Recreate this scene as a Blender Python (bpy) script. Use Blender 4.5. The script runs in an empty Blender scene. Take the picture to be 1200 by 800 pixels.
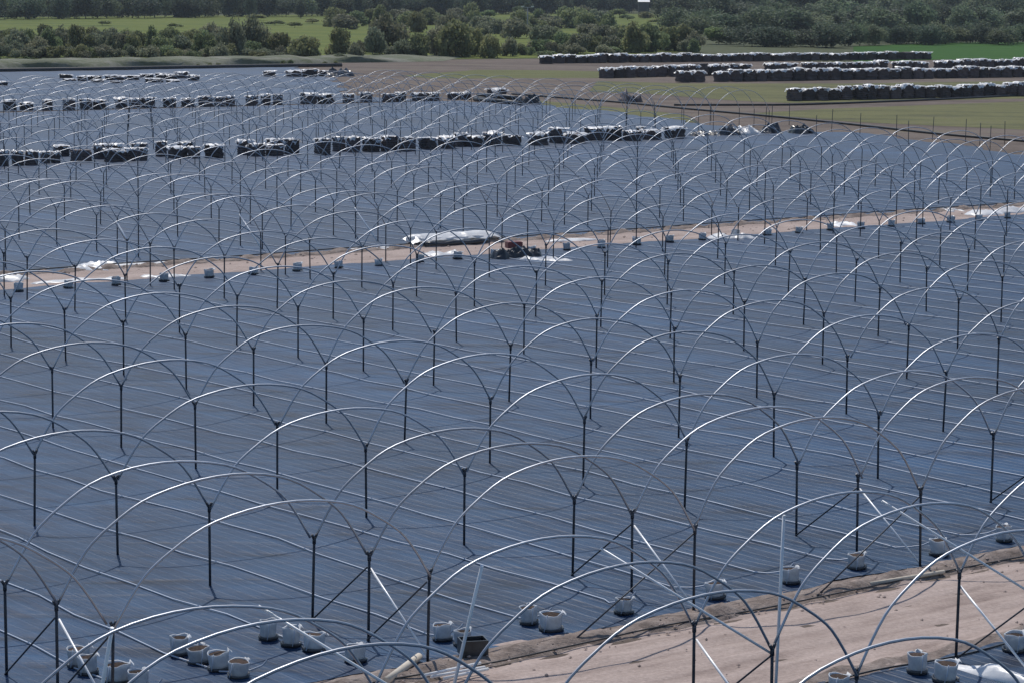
import bpy, math, random
from math import sin, cos, pi, radians, sqrt, atan2
from mathutils import Vector, Matrix, noise as mnoise
import numpy as np

random.seed(7)
D = bpy.data
scene = bpy.context.scene
HAZE = .00007
col = scene.collection

# ------------------------------------------------------------------ camera
F = 3030.0                     # focal length in pixels of a 1200 px wide frame
PITCH, ROLL, CAMH = 0.13736, -0.00916, 14.667
cd = D.cameras.new('camera')
cam = D.objects.new('camera', cd)
col.objects.link(cam)
cd.sensor_width = 36.0
cd.lens = F / 1200.0 * 36.0
cd.clip_start = 0.5
cd.clip_end = 20000
R0 = Vector((1, 0, 0)); U0 = Vector((0, sin(PITCH), cos(PITCH))); FW = Vector((0, cos(PITCH), -sin(PITCH)))
RA = R0 * cos(ROLL) - U0 * sin(ROLL)
UA = R0 * sin(ROLL) + U0 * cos(ROLL)
m = Matrix.Identity(4)
for r in range(3):
    m[r][0], m[r][1], m[r][2] = RA[r], UA[r], -FW[r]
m[2][3] = CAMH
cam.matrix_world = m
scene.camera = cam

def Z(z): return Vector((0, 0, z))
def G(u, v, z=0.0):
    """ground position of a point read off the photograph"""
    d = FW + RA * ((u - 600) / F) - UA * ((v - 400) / F)
    t = (z - CAMH) / d.z
    return Vector((d.x * t, d.y * t, z))

def P(v):
    q = Vector(v) - Vector((0, 0, CAMH))
    d = q.dot(FW)
    if d < 1: return (-9999, -9999, d)
    return (600 + F * q.dot(RA) / d, 400 - F * q.dot(UA) / d, d)

# ------------------------------------------------------------------ field grid
TA, TB = radians(128.752), radians(38.690)
AA, BB = 4.4416, 7.8456        # bay length along a tunnel, tunnel width
OX, OY = 16.604, 69.621
ea = Vector((cos(TA), sin(TA), 0)); eb = Vector((cos(TB), sin(TB), 0))
def W(i, j, z=0.0):
    return Vector((OX, OY, 0)) + ea * (i * AA) + eb * (j * BB) + Vector((0, 0, z))
def LAT(p):
    q = Vector((p[0] - OX, p[1] - OY, 0))
    # axes are 90.06 degrees apart: solve exactly
    det = ea.x * eb.y - ea.y * eb.x
    a = (q.x * eb.y - q.y * eb.x) / det; b = (ea.x * q.y - ea.y * q.x) / det
    return a / AA, b / BB

def mat_h(x, y):
    """gentle undulation of the laid fabric"""
    return 0.035 + 0.014 * sin(x * .83 + y * .31) + 0.012 * sin(y * 1.27 - x * .53) + 0.010 * sin(x * .29 + 1.7 + y * .17)

# ------------------------------------------------------------------ materials
def new_mat(name):
    mt = D.materials.new(name); mt.use_nodes = True
    nt = mt.node_tree
    bs = nt.nodes['Principled BSDF']
    return mt, nt, bs
def node(nt, t, **kw):
    n = nt.nodes.new(t)
    for k, v in kw.items():
        if k.startswith('i_'):
            n.inputs[k[2:].replace('_', ' ')].default_value = v
        else: setattr(n, k, v)
    return n
def ramp(nt, stops):
    n = nt.nodes.new('ShaderNodeValToRGB')
    e = n.color_ramp.elements
    while len(e) < len(stops): e.new(.5)
    for k, (p, c) in enumerate(stops):
        e[k].position = p; e[k].color = (*c, 1) if len(c) == 3 else c
    return n
def noise(nt, vec, scale, detail=4, rough=.55, dist=0):
    n = nt.nodes.new('ShaderNodeTexNoise')
    n.inputs['Scale'].default_value = scale; n.inputs['Detail'].default_value = detail
    n.inputs['Roughness'].default_value = rough; n.inputs['Distortion'].default_value = dist
    if vec is not None: nt.links.new(vec, n.inputs['Vector'])
    return n
def objvec(nt, scale=(1, 1, 1), rot=0):
    tc = nt.nodes.new('ShaderNodeTexCoord'); mp = nt.nodes.new('ShaderNodeMapping')
    mp.vector_type = 'POINT'
    mp.inputs['Scale'].default_value = scale; mp.inputs['Rotation'].default_value = (0, 0, rot)
    nt.links.new(tc.outputs['Object'], mp.inputs['Vector'])
    return mp.outputs['Vector']
def mix(nt, fac, a, b, mode='MIX'):
    n = nt.nodes.new('ShaderNodeMix'); n.data_type = 'RGBA'; n.blend_type = mode
    for s, v in ((0, fac), (6, a), (7, b)):
        if hasattr(v, 'links') or hasattr(v, 'is_output'): nt.links.new(v, n.inputs[s])
        else: n.inputs[s].default_value = v if s == 0 else (*v, 1)
    return n.outputs[2]
def bump(nt, bs, h, strength, dist):
    b = nt.nodes.new('ShaderNodeBump'); b.inputs['Strength'].default_value = strength; b.inputs['Distance'].default_value = dist
    nt.links.new(h, b.inputs['Height']); nt.links.new(b.outputs['Normal'], bs.inputs['Normal'])
def math_n(nt, op, a, b=None):
    n = nt.nodes.new('ShaderNodeMath'); n.operation = op
    for k, v in ((0, a), (1, b)):
        if v is None: continue
        if hasattr(v, 'is_output'): nt.links.new(v, n.inputs[k])
        else: n.inputs[k].default_value = v
    return n.outputs[0]

def simple(name, c1, c2, scale, rough=.6, metallic=0., spec=.5, bmp=0., bd=.02, perobj=0.):
    mt, nt, bs = new_mat(name)
    v = objvec(nt)
    n = noise(nt, v, scale, 5)
    r = ramp(nt, [(.3, c1), (.7, c2)]); nt.links.new(n.outputs['Fac'], r.inputs['Fac'])
    out = r.outputs['Color']
    if perobj:
        oi = node(nt, 'ShaderNodeObjectInfo')
        hs = node(nt, 'ShaderNodeHueSaturation')
        mr = node(nt, 'ShaderNodeMapRange'); mr.inputs['To Min'].default_value = 1 - perobj; mr.inputs['To Max'].default_value = 1 + perobj
        nt.links.new(oi.outputs['Random'], mr.inputs['Value']); nt.links.new(mr.outputs[0], hs.inputs['Value'])
        nt.links.new(out, hs.inputs['Color']); out = hs.outputs['Color']
    nt.links.new(out, bs.inputs['Base Color'])
    bs.inputs['Roughness'].default_value = rough; bs.inputs['Metallic'].default_value = metallic
    bs.inputs['Specular IOR Level'].default_value = spec
    if bmp: bump(nt, bs, n.outputs['Fac'], bmp, bd)
    return mt

def fabric_mat():
    mt, nt, bs = new_mat('woven_ground_fabric')
    vr = objvec(nt, (1, 1, 1), -TB)          # x across the tunnels, y along them
    sep = node(nt, 'ShaderNodeSeparateXYZ'); nt.links.new(vr, sep.inputs[0])
    # faint marker threads every 0.374 m
    wob = noise(nt, objvec(nt), .5, 3)
    xx = math_n(nt, 'ADD', sep.outputs['X'], math_n(nt, 'MULTIPLY', wob.outputs['Fac'], .22))
    fr = math_n(nt, 'FRACT', math_n(nt, 'MULTIPLY', xx, 1 / .374))
    tri = math_n(nt, 'ABSOLUTE', math_n(nt, 'SUBTRACT', fr, .5))
    line = node(nt, 'ShaderNodeMapRange'); line.inputs['From Min'].default_value = .36; line.inputs['From Max'].default_value = .5
    nt.links.new(tri, line.inputs['Value'])
    # streaks and wrinkles
    vs = objvec(nt, (.28, 1.0, 1), .12)
    st = noise(nt, vs, .95, 5, .55, .5)
    va = node(nt, 'ShaderNodeMapping'); va.inputs['Scale'].default_value = (1.7, .22, 1); nt.links.new(vr, va.inputs['Vector'])
    sa = noise(nt, va.outputs[0], 1.0, 5, .6, .4)
    big = noise(nt, objvec(nt), .07, 4, .6)
    r = ramp(nt, [(.37, (.002, .016, .049)), (.63, (.013, .051, .117))])  # black fabric tinted blue: the sky's reflection put into the colour
    ssum = math_n(nt, 'ADD', math_n(nt, 'MULTIPLY', st.outputs['Fac'], .5), math_n(nt, 'MULTIPLY', sa.outputs['Fac'], .5))
    nt.links.new(ssum, r.inputs['Fac'])
    b1 = ramp(nt, [(.3, (.75, .75, .75)), (.7, (1.25, 1.25, 1.25))]); nt.links.new(big.outputs['Fac'], b1.inputs['Fac'])
    c = mix(nt, 1.0, r.outputs['Color'], b1.outputs['Color'], 'MULTIPLY')
    wn = node(nt, 'ShaderNodeTexWhiteNoise'); wn.noise_dimensions = '1D'
    nt.links.new(math_n(nt, 'FLOOR', math_n(nt, 'MULTIPLY', xx, 1 / 3.93)), wn.inputs['W'])
    sr = node(nt, 'ShaderNodeMapRange'); sr.inputs['To Min'].default_value = .86; sr.inputs['To Max'].default_value = 1.14; nt.links.new(wn.outputs['Value'], sr.inputs['Value'])
    c = mix(nt, 1.0, c, sr.outputs[0], 'MULTIPLY')
    lf = math_n(nt, 'MULTIPLY', line.outputs[0], math_n(nt, 'MULTIPLY', sa.outputs['Fac'], .75))
    c = mix(nt, lf, c, (.09, .13, .21))
    wr = ramp(nt, [(.30, (.45, .45, .45)), (.42, (1, 1, 1))]); nt.links.new(st.outputs['Fac'], wr.inputs['Fac'])  # wrinkle hollows painted darker, their shade put into the colour
    c = mix(nt, .8, c, wr.outputs['Color'], 'MULTIPLY')
    # dusty patches
    du = noise(nt, objvec(nt), .33, 7, .7)
    dr = ramp(nt, [(.56, (0, 0, 0)), (.80, (.34, .34, .34))]); nt.links.new(du.outputs['Fac'], dr.inputs['Fac'])
    c = mix(nt, dr.outputs['Color'], c, (.095, .11, .145))
    nt.links.new(c, bs.inputs['Base Color'])
    bs.inputs['Roughness'].default_value = .5
    bs.inputs['Specular IOR Level'].default_value = .16
    h = math_n(nt, 'ADD', math_n(nt, 'ADD', st.outputs['Fac'], math_n(nt, 'MULTIPLY', sa.outputs['Fac'], .8)), math_n(nt, 'MULTIPLY', line.outputs[0], .12))
    bump(nt, bs, h, 1.0, .10)
    return mt

def soil_mat(name, dark, mid, light, sc=.5, rut=None, bmp=.6):
    mt, nt, bs = new_mat(name)
    n1 = noise(nt, objvec(nt), sc, 8, .65, .2)
    r = ramp(nt, [(.30, dark), (.47, mid), (.70, light)])
    if rut is not None:                       # tyre streaks along the track
        mp = node(nt, 'ShaderNodeMapping'); mp.inputs['Scale'].default_value = (.10, 2.2, 1)
        nt.links.new(objvec(nt, (1, 1, 1), -rut), mp.inputs['Vector'])
        n2 = noise(nt, mp.outputs[0], 1.0, 5, .6)
        f = math_n(nt, 'ADD', math_n(nt, 'MULTIPLY', n1.outputs['Fac'], .45), math_n(nt, 'MULTIPLY', n2.outputs['Fac'], .55))
    else: f = n1.outputs['Fac']
    nt.links.new(f, r.inputs['Fac'])
    n3 = noise(nt, objvec(nt), 9, 4, .7)
    r3 = ramp(nt, [(.3, (.8, .8, .8)), (.7, (1.15, 1.15, 1.15))]); nt.links.new(n3.outputs['Fac'], r3.inputs['Fac'])
    nt.links.new(mix(nt, 1., r.outputs['Color'], r3.outputs['Color'], 'MULTIPLY'), bs.inputs['Base Color'])
    bs.inputs['Roughness'].default_value = .95; bs.inputs['Specular IOR Level'].default_value = .15
    bump(nt, bs, math_n(nt, 'ADD', f, math_n(nt, 'MULTIPLY', n3.outputs['Fac'], .3)), bmp, .12)
    return mt

def land_mat(name, cols, sc, stretch=(1, 3, 1), rot=0):
    mt, nt, bs = new_mat(name)
    n1 = noise(nt, objvec(nt, stretch, rot), sc, 8, .68, .3)
    n2 = noise(nt, objvec(nt), sc * 14, 5, .7)
    f = math_n(nt, 'ADD', math_n(nt, 'MULTIPLY', n1.outputs['Fac'], .68), math_n(nt, 'MULTIPLY', n2.outputs['Fac'], .32))
    k = len(cols)
    r = ramp(nt, [(.32 + .36 * q / (k - 1), c) for q, c in enumerate(cols)])
    nt.links.new(f, r.inputs['Fac']); nt.links.new(r.outputs['Color'], bs.inputs['Base Color'])
    bs.inputs['Roughness'].default_value = .95; bs.inputs['Specular IOR Level'].default_value = .1
    bump(nt, bs, n2.outputs['Fac'], .6, .25)
    return mt

def leaf_mat(name, dark, light, var=.22):
    mt, nt, bs = new_mat(name)
    at = node(nt, 'ShaderNodeAttribute'); at.attribute_name = 'tint'
    oi = node(nt, 'ShaderNodeObjectInfo')
    r = ramp(nt, [(0., dark), (1., light)]); nt.links.new(at.outputs['Fac'], r.inputs['Fac'])
    hs = node(nt, 'ShaderNodeHueSaturation')
    mr = node(nt, 'ShaderNodeMapRange'); mr.inputs['To Min'].default_value = 1 - var; mr.inputs['To Max'].default_value = 1 + var
    nt.links.new(oi.outputs['Random'], mr.inputs['Value']); nt.links.new(mr.outputs[0], hs.inputs['Value'])
    mh = node(nt, 'ShaderNodeMapRange'); mh.inputs['To Min'].default_value = .455; mh.inputs['To Max'].default_value = .525
    w2 = math_n(nt, 'FRACT', math_n(nt, 'MULTIPLY', oi.outputs['Random'], 7.31))
    nt.links.new(w2, mh.inputs['Value']); nt.links.new(mh.outputs[0], hs.inputs['Hue'])
    nt.links.new(r.outputs['Color'], hs.inputs['Color'])
    nt.links.new(hs.outputs['Color'], bs.inputs['Base Color'])
    bs.inputs['Roughness'].default_value = .7; bs.inputs['Specular IOR Level'].default_value = .25
    tr = node(nt, 'ShaderNodeBsdfTranslucent'); nt.links.new(hs.outputs['Color'], tr.inputs['Color'])
    ms = node(nt, 'ShaderNodeMixShader'); ms.inputs[0].default_value = .42
    nt.links.new(bs.outputs[0], ms.inputs[1]); nt.links.new(tr.outputs[0], ms.inputs[2])
    nt.links.new(ms.outputs[0], nt.nodes['Material Output'].inputs['Surface'])
    return mt

M = {}
M['fabric'] = fabric_mat()
M['road'] = soil_mat('pale_dirt', (.20, .15, .132), (.36, .285, .252), (.48, .39, .35), .45, TB)
M['berm'] = soil_mat('turned_earth', (.12, .095, .083), (.23, .185, .162), (.34, .285, .255), 1.6, None, 1.)
M['soil'] = land_mat('bare_field_soil', [(.075, .06, .055), (.115, .092, .078), (.165, .133, .112), (.12, .118, .066)], .035)
M['olive'] = land_mat('dry_olive_grass', [(.075, .066, .055), (.105, .108, .052), (.15, .148, .066), (.12, .105, .082)], .05)
M['yellowgrass'] = land_mat('yellow_green_grass', [(.09, .092, .045), (.125, .13, .055), (.15, .152, .07)], .05)
M['meadow'] = land_mat('green_meadow', [(.045, .060, .020), (.085, .115, .024), (.14, .160, .034), (.065, .080, .03)], .02)
M['crop'] = land_mat('green_crop', [(.018, .060, .008), (.030, .090, .010), (.045, .11, .014)], .03)
M['bank'] = land_mat('grassy_bank', [(.17, .17, .15), (.11, .125, .075), (.20, .20, .16), (.26, .255, .23)], .07)
M['far'] = land_mat('distant_ground', [(.05, .06, .035), (.08, .09, .045), (.10, .10, .06)], .01)
M['hoop'] = simple('galvanised_hoop_tube', (.38, .40, .44), (.50, .52, .56), 3.0, .46, .88, .5, 0, 0, .15)
M['post'] = simple('backlit_steel_post', (.03, .036, .05), (.06, .068, .085), 4.0, .5, .5, .4, 0, 0, .2)  # galvanised posts coloured near-black: backlit shade put into the colour
M['brace'] = simple('sunlit_brace_tube', (.72, .74, .77), (.85, .86, .88), 3.0, .35, .1)  # galvanised braces coloured white: sunlight put into the colour
M['drip'] = simple('white_drip_tape', (.34, .39, .48), (.48, .53, .62), 1.3, .5)
M['hose'] = simple('black_rubber_hose', (.012, .012, .014), (.03, .03, .033), 2.0, .5)
M['pot'] = simple('white_pot_plastic', (.40, .44, .50), (.66, .69, .73), 6.0, .5, 0, .5, .15, .02, .15)
M['potsoil'] = simple('brown_substrate', (.022, .019, .019), (.085, .058, .045), 14.0, .95, 0, .1, .8, .03, .4)
M['stack'] = simple('dark_stack_side', (.040, .033, .037), (.115, .088, .088), 2.6, .65, 0, .4, .8, .06, .45)
M['sheet'] = simple('white_plastic_sheet', (.80, .80, .81), (.91, .91, .91), 2.0, .38, 0, .5, .4, .05, .15)
M['darkfilm'] = simple('dark_plastic_film', (.015, .017, .022), (.05, .052, .06), 2.5, .35, 0, .5, .6, .05, .2)
for k_ in ('sheet', 'pot'):
    nt_ = M[k_].node_tree; bs_ = nt_.nodes['Principled BSDF']
    tr_ = nt_.nodes.new('ShaderNodeBsdfTranslucent'); ms_ = nt_.nodes.new('ShaderNodeMixShader'); ms_.inputs[0].default_value = .25 if k_ == 'sheet' else .2
    tr_.inputs['Color'].default_value = (.88, .89, .91, 1)
    nt_.links.new(bs_.outputs[0], ms_.inputs[1]); nt_.links.new(tr_.outputs[0], ms_.inputs[2]); nt_.links.new(ms_.outputs[0], nt_.nodes['Material Output'].inputs['Surface'])
M['red'] = simple('faded_red_plastic', (.16, .03, .035), (.24, .055, .055), 5.0, .5)
M['palewood'] = simple('pale_wood', (.50, .43, .34), (.62, .55, .46), 6.0, .7)
M['bark'] = simple('grey_bark', (.05, .045, .04), (.10, .09, .08), 3.0, .9)
M['palebark'] = simple('pale_bark', (.28, .27, .24), (.42, .40, .36), 3.0, .85)
M['leaf_bush'] = leaf_mat('bush_leaves', (.11, .135, .070), (.27, .31, .145))
M['leaf_gray'] = leaf_mat('greyish_bush_leaves', (.135, .15, .10), (.30, .32, .20))
M['leaf_tree'] = leaf_mat('dark_tree_leaves', (.048, .066, .050), (.125, .165, .105))
M['leaf_mid'] = leaf_mat('tree_leaves', (.078, .108, .068), (.20, .25, .14))
M['leaf_light'] = leaf_mat('light_leaves', (.12, .16, .06), (.24, .30, .12))
M['roof'] = simple('pale_roof', (.55, .56, .57), (.7, .7, .7), 1.0, .5)
M['shedwall'] = simple('shed_wall', (.05, .055, .05), (.09, .09, .085), 1.0, .8)
M['concrete'] = simple('pole_concrete', (.25, .25, .25), (.36, .36, .35), 3.0, .8)

# ------------------------------------------------------------------ mesh helpers
class MB:
    def __init__(s): s.v = []; s.f = []; s.smooth = []
    def quad(s, *ix, smooth=False): s.f.append(tuple(ix)); s.smooth.append(smooth)
    def tube(s, pts, r, n=6, caps=True):
        pts = [Vector(p) for p in pts]; base = len(s.v)
        N = len(pts); up = None
        for k, p in enumerate(pts):
            t = (pts[min(k + 1, N - 1)] - pts[max(k - 1, 0)]).normalized()
            if up is None:
                up = Vector((0, 0, 1)) if abs(t.z) < .9 else Vector((1, 0, 0))
            sd = t.cross(up).normalized(); up = sd.cross(t).normalized()
            rr = r[k] if isinstance(r, (list, tuple)) else r
            for q in range(n):
                a = 2 * pi * q / n
                s.v.append(p + sd * (cos(a) * rr) + up * (sin(a) * rr))
        for k in range(N - 1):
            for q in range(n):
                a = base + k * n + q; b = base + k * n + (q + 1) % n
                s.quad(a, b, b + n, a + n, smooth=True)
        if caps:
            s.quad(*[base + q for q in range(n)][::-1]); s.quad(*[base + (N - 1) * n + q for q in range(n)])
    def box(s, lo, hi):
        b = len(s.v)
        for z in (lo[2], hi[2]):
            for x, y in ((lo[0], lo[1]), (hi[0], lo[1]), (hi[0], hi[1]), (lo[0], hi[1])): s.v.append(Vector((x, y, z)))
        for f in ((3, 2, 1, 0), (4, 5, 6, 7), (0, 1, 5, 4), (1, 2, 6, 5), (2, 3, 7, 6), (3, 0, 4, 7)): s.quad(*[b + q for q in f])
    def lathe(s, prof, n=14, closed_bottom=True, wob=None):
        base = len(s.v)
        for r, z in prof:
            for q in range(n):
                a = 2 * pi * q / n
                w = wob(a, z) if wob else 1
                s.v.append(Vector((r * w * cos(a), r * w * sin(a), z)))
        for k in range(len(prof) - 1):
            for q in range(n):
                a = base + k * n + q; b = base + k * n + (q + 1) % n
                s.quad(a, b, b + n, a + n, smooth=True)
        if closed_bottom: s.quad(*[base + q for q in range(n)][::-1])
        return base
    def disc(s, r, z, n=14, wob=None):
        b = len(s.v); s.v.append(Vector((0, 0, z + .02)))
        for q in range(n):
            a = 2 * pi * q / n; w = wob(a, z) if wob else 1
            s.v.append(Vector((r * w * cos(a), r * w * sin(a), z)))
        for q in range(n): s.quad(b, b + 1 + q, b + 1 + (q + 1) % n)
    def mesh(s, name, mt):
        me = D.meshes.new(name); me.from_pydata([tuple(v) for v in s.v], [], s.f)
        me.polygons.foreach_set('use_smooth', s.smooth); me.materials.append(mt); me.update()
        return me
def link(name, me, parent=None, loc=None, rz=None):
    o = D.objects.new(name, me); col.objects.link(o)
    if loc is not None: o.location = loc
    if rz is not None: o.rotation_euler = (0, 0, rz)
    if parent is not None: o.parent = parent
    return o
def tag(o, label=None, cat=None, group=None, kind=None):
    if label: o['label'] = label
    if cat: o['category'] = cat
    if group: o['group'] = group
    if kind: o['kind'] = kind
    return o

ONES = ['', 'first', 'second', 'third', 'fourth', 'fifth', 'sixth', 'seventh', 'eighth', 'ninth', 'tenth', 'eleventh', 'twelfth',
        'thirteenth', 'fourteenth', 'fifteenth', 'sixteenth', 'seventeenth', 'eighteenth', 'nineteenth']
TENS = ['', '', 'twent', 'thirt', 'fort', 'fift', 'sixt', 'sevent', 'eight', 'ninet']
def nth(n):
    if n >= 100: return 'hundredth' if n == 100 else 'hundred-and-' + nth(n - 100)
    if n < 20: return ONES[n]
    t, o = divmod(n, 10)
    return TENS[t] + ('ieth' if o == 0 else 'y-' + ONES[o])

# ------------------------------------------------------------------ ground, tracks, mats
def sheet(name, poly, z, mt, kind='structure'):
    """flat polygon of ground, poly in (x,y)"""
    me = D.meshes.new(name)
    me.from_pydata([(x, y, z) for x, y in poly], [], [tuple(range(len(poly)))])
    me.materials.append(mt); me.update()
    if me.polygons[0].normal.z < 0: me.flip_normals()
    return tag(link(name, me), kind=kind)
def strip(name, i_list, jr, hfun, mt, dj=.12):
    """a grid in field coordinates between i values, with height hfun(i,j)"""
    nj = int((jr[1] - jr[0]) / dj) + 1
    js = [jr[0] + (jr[1] - jr[0]) * k / (nj - 1) for k in range(nj)]
    v = []; f = []
    for a, i in enumerate(i_list):
        for b, j in enumerate(js):
            w = W(i(j) if callable(i) else i, j)
            v.append((w.x, w.y, hfun(a, j, w)))
    for a in range(len(i_list) - 1):
        for b in range(nj - 1):
            q = a * nj + b; f.append((q, q + nj, q + nj + 1, q + 1))
    me = D.meshes.new(name); me.from_pydata(v, [], f); me.materials.append(mt)
    me.polygons.foreach_set('use_smooth', [True] * len(f)); me.update()
    if me.polygons[0].normal.z < 0: me.flip_normals()
    return tag(link(name, me), kind='structure')

sheet('ground', [(-6000, -300), (6000, -300), (6000, 12000), (-6000, 12000)], -.06, M['far'])

# bare soil of the farm
def xy(u, v): g = G(u, v); return (g.x, g.y)
sheet('bare_soil', [(-200, 20), (200, 20), (260, 480), xy(1330, 62), xy(1010, 73), xy(640, 69), xy(380, 71), xy(-120, 80)], -.03, M['soil'])
sheet('meadow', [xy(-150, 69), xy(330, 71), xy(640, 68), xy(820, 60), xy(830, 18), xy(640, 15), xy(-150, 22)], -.02, M['meadow'])
sheet('crop_field', [xy(1000, 73), xy(1112, 70), xy(1330, 76), xy(1330, 50), xy(1100, 50), xy(1000, 55)], -.005, M['crop'])
sheet('yellow_grass', [xy(470, 89), xy(505, 92), xy(712, 91.5), xy(712, 84), xy(640, 82.5), xy(560, 82)], -.015, M['yellowgrass'])
sheet('dry_grass', [xy(690, 108), xy(760, 110), xy(860, 118), xy(925, 121), xy(1340, 113), xy(1340, 93), xy(1000, 98), xy(800, 98), xy(700, 95)], -.015, M['olive'])
sheet('grass_patch', [xy(596, 124), xy(640, 133), xy(740, 141), xy(820, 144), xy(800, 134), xy(720, 126), xy(630, 118)], -.012, M['olive'])
sheet('field_verge', [xy(880, 133), xy(1000, 143), xy(1330, 158), xy(1330, 116), xy(1200, 119), xy(960, 128)], -.012, M['olive'])

# near dirt track between the two nearest blocks, with its low berms
def ridge(i0, w, h, i, j, s):
    return h * math.exp(-((i - i0) / w) ** 2) * (.65 + .5 * sin(j * 7.3 + s) * sin(j * 17.1 + 2 * s) + .25 * sin(j * 41 + s))
def near_h(a, j, w):
    i = NI[a]
    h = .012 + ridge(-.13, .07, .17, i, j, .3) + ridge(-1.36, .07, .12, i, j, 2.1) - .05 * math.exp(-((i + .24) / .06) ** 2)
    h += .018 * sin(j * 23 + i * 11) * sin(i * 19 - j * 5)
    h -= .03 * (math.exp(-((i + .58) / .07) ** 2) + math.exp(-((i + .98) / .07) ** 2))
    if a in (0, len(NI) - 1): h = -.02
    return h
NI = [-1.50 + 1.60 * k / 44 for k in range(45)]
strip('dirt_track', NI, (-7.5, 3.0), near_h, M['road'], .03)
# band of loose turned earth along the mat edge
def berm_h(a, j, w):
    i = BI[a]
    return near_hi(i, j) + .006 + (-.03 if a in (0, len(BI) - 1) else .02 * abs(sin(j * 31 + i * 60)))
def near_hi(i, j):
    return .012 + ridge(-.13, .07, .17, i, j, .3) + ridge(-1.36, .07, .12, i, j, 2.1) - .05 * math.exp(-((i + .24) / .06) ** 2)
BI = [-.24 + .28 * k / 12 for k in range(13)]
strip('track_verge', BI, (-7.5, 3.0), berm_h, M['berm'], .03)
BI = [-1.5 + .16 * k / 8 for k in range(9)]
strip('track_verge', BI, (-7.5, 3.0), berm_h, M['berm'], .03)

# middle track
def mid_h(a, j, w):
    i = MI[a]
    h = .02 + ridge(16.12, .10, .20, i, j, 1.3) + ridge(15.12, .06, .07, i, j, .4) + .02 * sin(j * 19 + i * 13) * sin(i * 17)
    if a in (0, len(MI) - 1): h = -.02
    return h
MI = [14.98 + 1.36 * k / 30 for k in range(31)]
strip('middle_track', MI, (-2.0, 13.0), mid_h, M['road'], .04)
BI = [16.0 + .2 * k / 8 for k in range(9)]
def berm2_h(a, j, w):
    i = BI[a]
    return .02 + ridge(16.12, .10, .20, i, j, 1.3) + (.02 if 0 < a < len(BI) - 1 else -.04) + .03 * abs(sin(j * 29 + a))
strip('track_verge', BI, (-2.0, 13.0), berm2_h, M['berm'], .04)

# laid fabric: three mats, laid in long strips along the tunnels
def fabric(name, polyfun_lo, polyfun_hi, jr, ni, dj):
    nj = int((jr[1] - jr[0]) / dj) + 1
    v = []; f = []
    for b in range(nj):
        j = jr[0] + (jr[1] - jr[0]) * b / (nj - 1)
        lo, hi = polyfun_lo(j), polyfun_hi(j)
        for a in range(ni):
            i = lo + (hi - lo) * a / (ni - 1)
            w = W(i, j); v.append((w.x, w.y, mat_h(w.x, w.y)))
    for b in range(nj - 1):
        for a in range(ni - 1):
            q = b * ni + a; f.append((q, q + 1, q + ni + 1, q + ni))
    me = D.meshes.new(name); me.from_pydata(v, [], f); me.materials.append(M['fabric'])
    me.polygons.foreach_set('use_smooth', [True] * len(f)); me.update()
    if me.polygons[0].normal.z < 0: me.flip_normals()
    return tag(link(name, me), kind='structure')
wig = lambda j, s: .025 * sin(j * 9.1 + s) + .02 * sin(j * 23.7 + 2 * s)
fabric('ground_fabric', lambda j: -.005 + wig(j, 1), lambda j: 15.05 + wig(j, 2), (-8, 12.5), 110, .11)
fabric('ground_fabric', lambda j: -9, lambda j: -1.46 + wig(j, 3), (-7, 2.0), 60, .11)
def edge_BC(i):       # outer right edge of the far fabric, as j at a given i
    pts = [(16.2, 14.0), (20, 15.0), (24.3, 15.7), (28, 16.6), (31.6, 17.2), (33, 16.4), (38, 17.3), (41, 17.9), (46, 18.4), (48.4, 18.0),
           (52.6, 17.6), (59, 20.0), (65.5, 22.3), (71.7, 24.2), (76.8, 25.4)]
    for (a, b), (c, d) in zip(pts, pts[1:]):
        if a <= i <= c: return b + (d - b) * (i - a) / (c - a)
    return pts[-1][1]
def fabric_far(name, i0, i1, jlo, di):
    ni = int((i1 - i0) / di) + 1; nj = 90; v = []; f = []
    for a in range(ni):
        i = i0 + (i1 - i0) * a / (ni - 1); jh = edge_BC(i) + .12 * sin(i * 1.7) + .06 * sin(i * 5.1); lo = jlo + (i - 16) * .17
        for b in range(nj):
            j = lo + (jh - lo) * b / (nj - 1)
            w = W(i, j); v.append((w.x, w.y, mat_h(w.x, w.y)))
    for a in range(ni - 1):
        for b in range(nj - 1):
            q = a * nj + b; f.append((q, q + nj, q + nj + 1, q + 1))
    me = D.meshes.new(name); me.from_pydata(v, [], f); me.materials.append(M['fabric'])
    me.polygons.foreach_set('use_smooth', [True] * len(f)); me.update()
    if me.polygons[0].normal.z < 0: me.flip_normals()
    return tag(link(name, me), kind='structure')
fabric_far('ground_fabric', 16.22, 48.45, -3, .25)
fabric_far('ground_fabric', 48.9, 76.6, 0, .35)

# raised grassy bank behind the farthest fabric
def bank():
    v = []; f = []; n = 60
    prof = [(0, -.05), (.6, .55), (2, .9), (12, 1.0), (24, .8), (38, .2), (44, -.1)]
    for a in range(n):
        u = -120 + (520 + 120) * a / (n - 1)
        p0 = G(u, 82.5 - (u + 120) * .0165)
        for d, h in prof:
            v.append((p0.x + .12 * d, p0.y + d * 1.15 + 1.2 * sin(u * .05 + d), h * (1 + .2 * sin(u * .09 + d)) * (1 if u < 420 else max(0., (520 - u) / 100))))
    m_ = len(prof)
    for a in range(n - 1):
        for b in range(m_ - 1):
            q = a * m_ + b; f.append((q, q + m_, q + m_ + 1, q + 1))
    me = D.meshes.new('grass_bank'); me.from_pydata(v, [], f); me.materials.append(M['bank'])
    me.polygons.foreach_set('use_smooth', [True] * len(f)); me.update()
    if me.polygons[0].normal.z < 0: me.flip_normals()
    tag(link('grass_bank', me), kind='structure')
bank()

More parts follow.
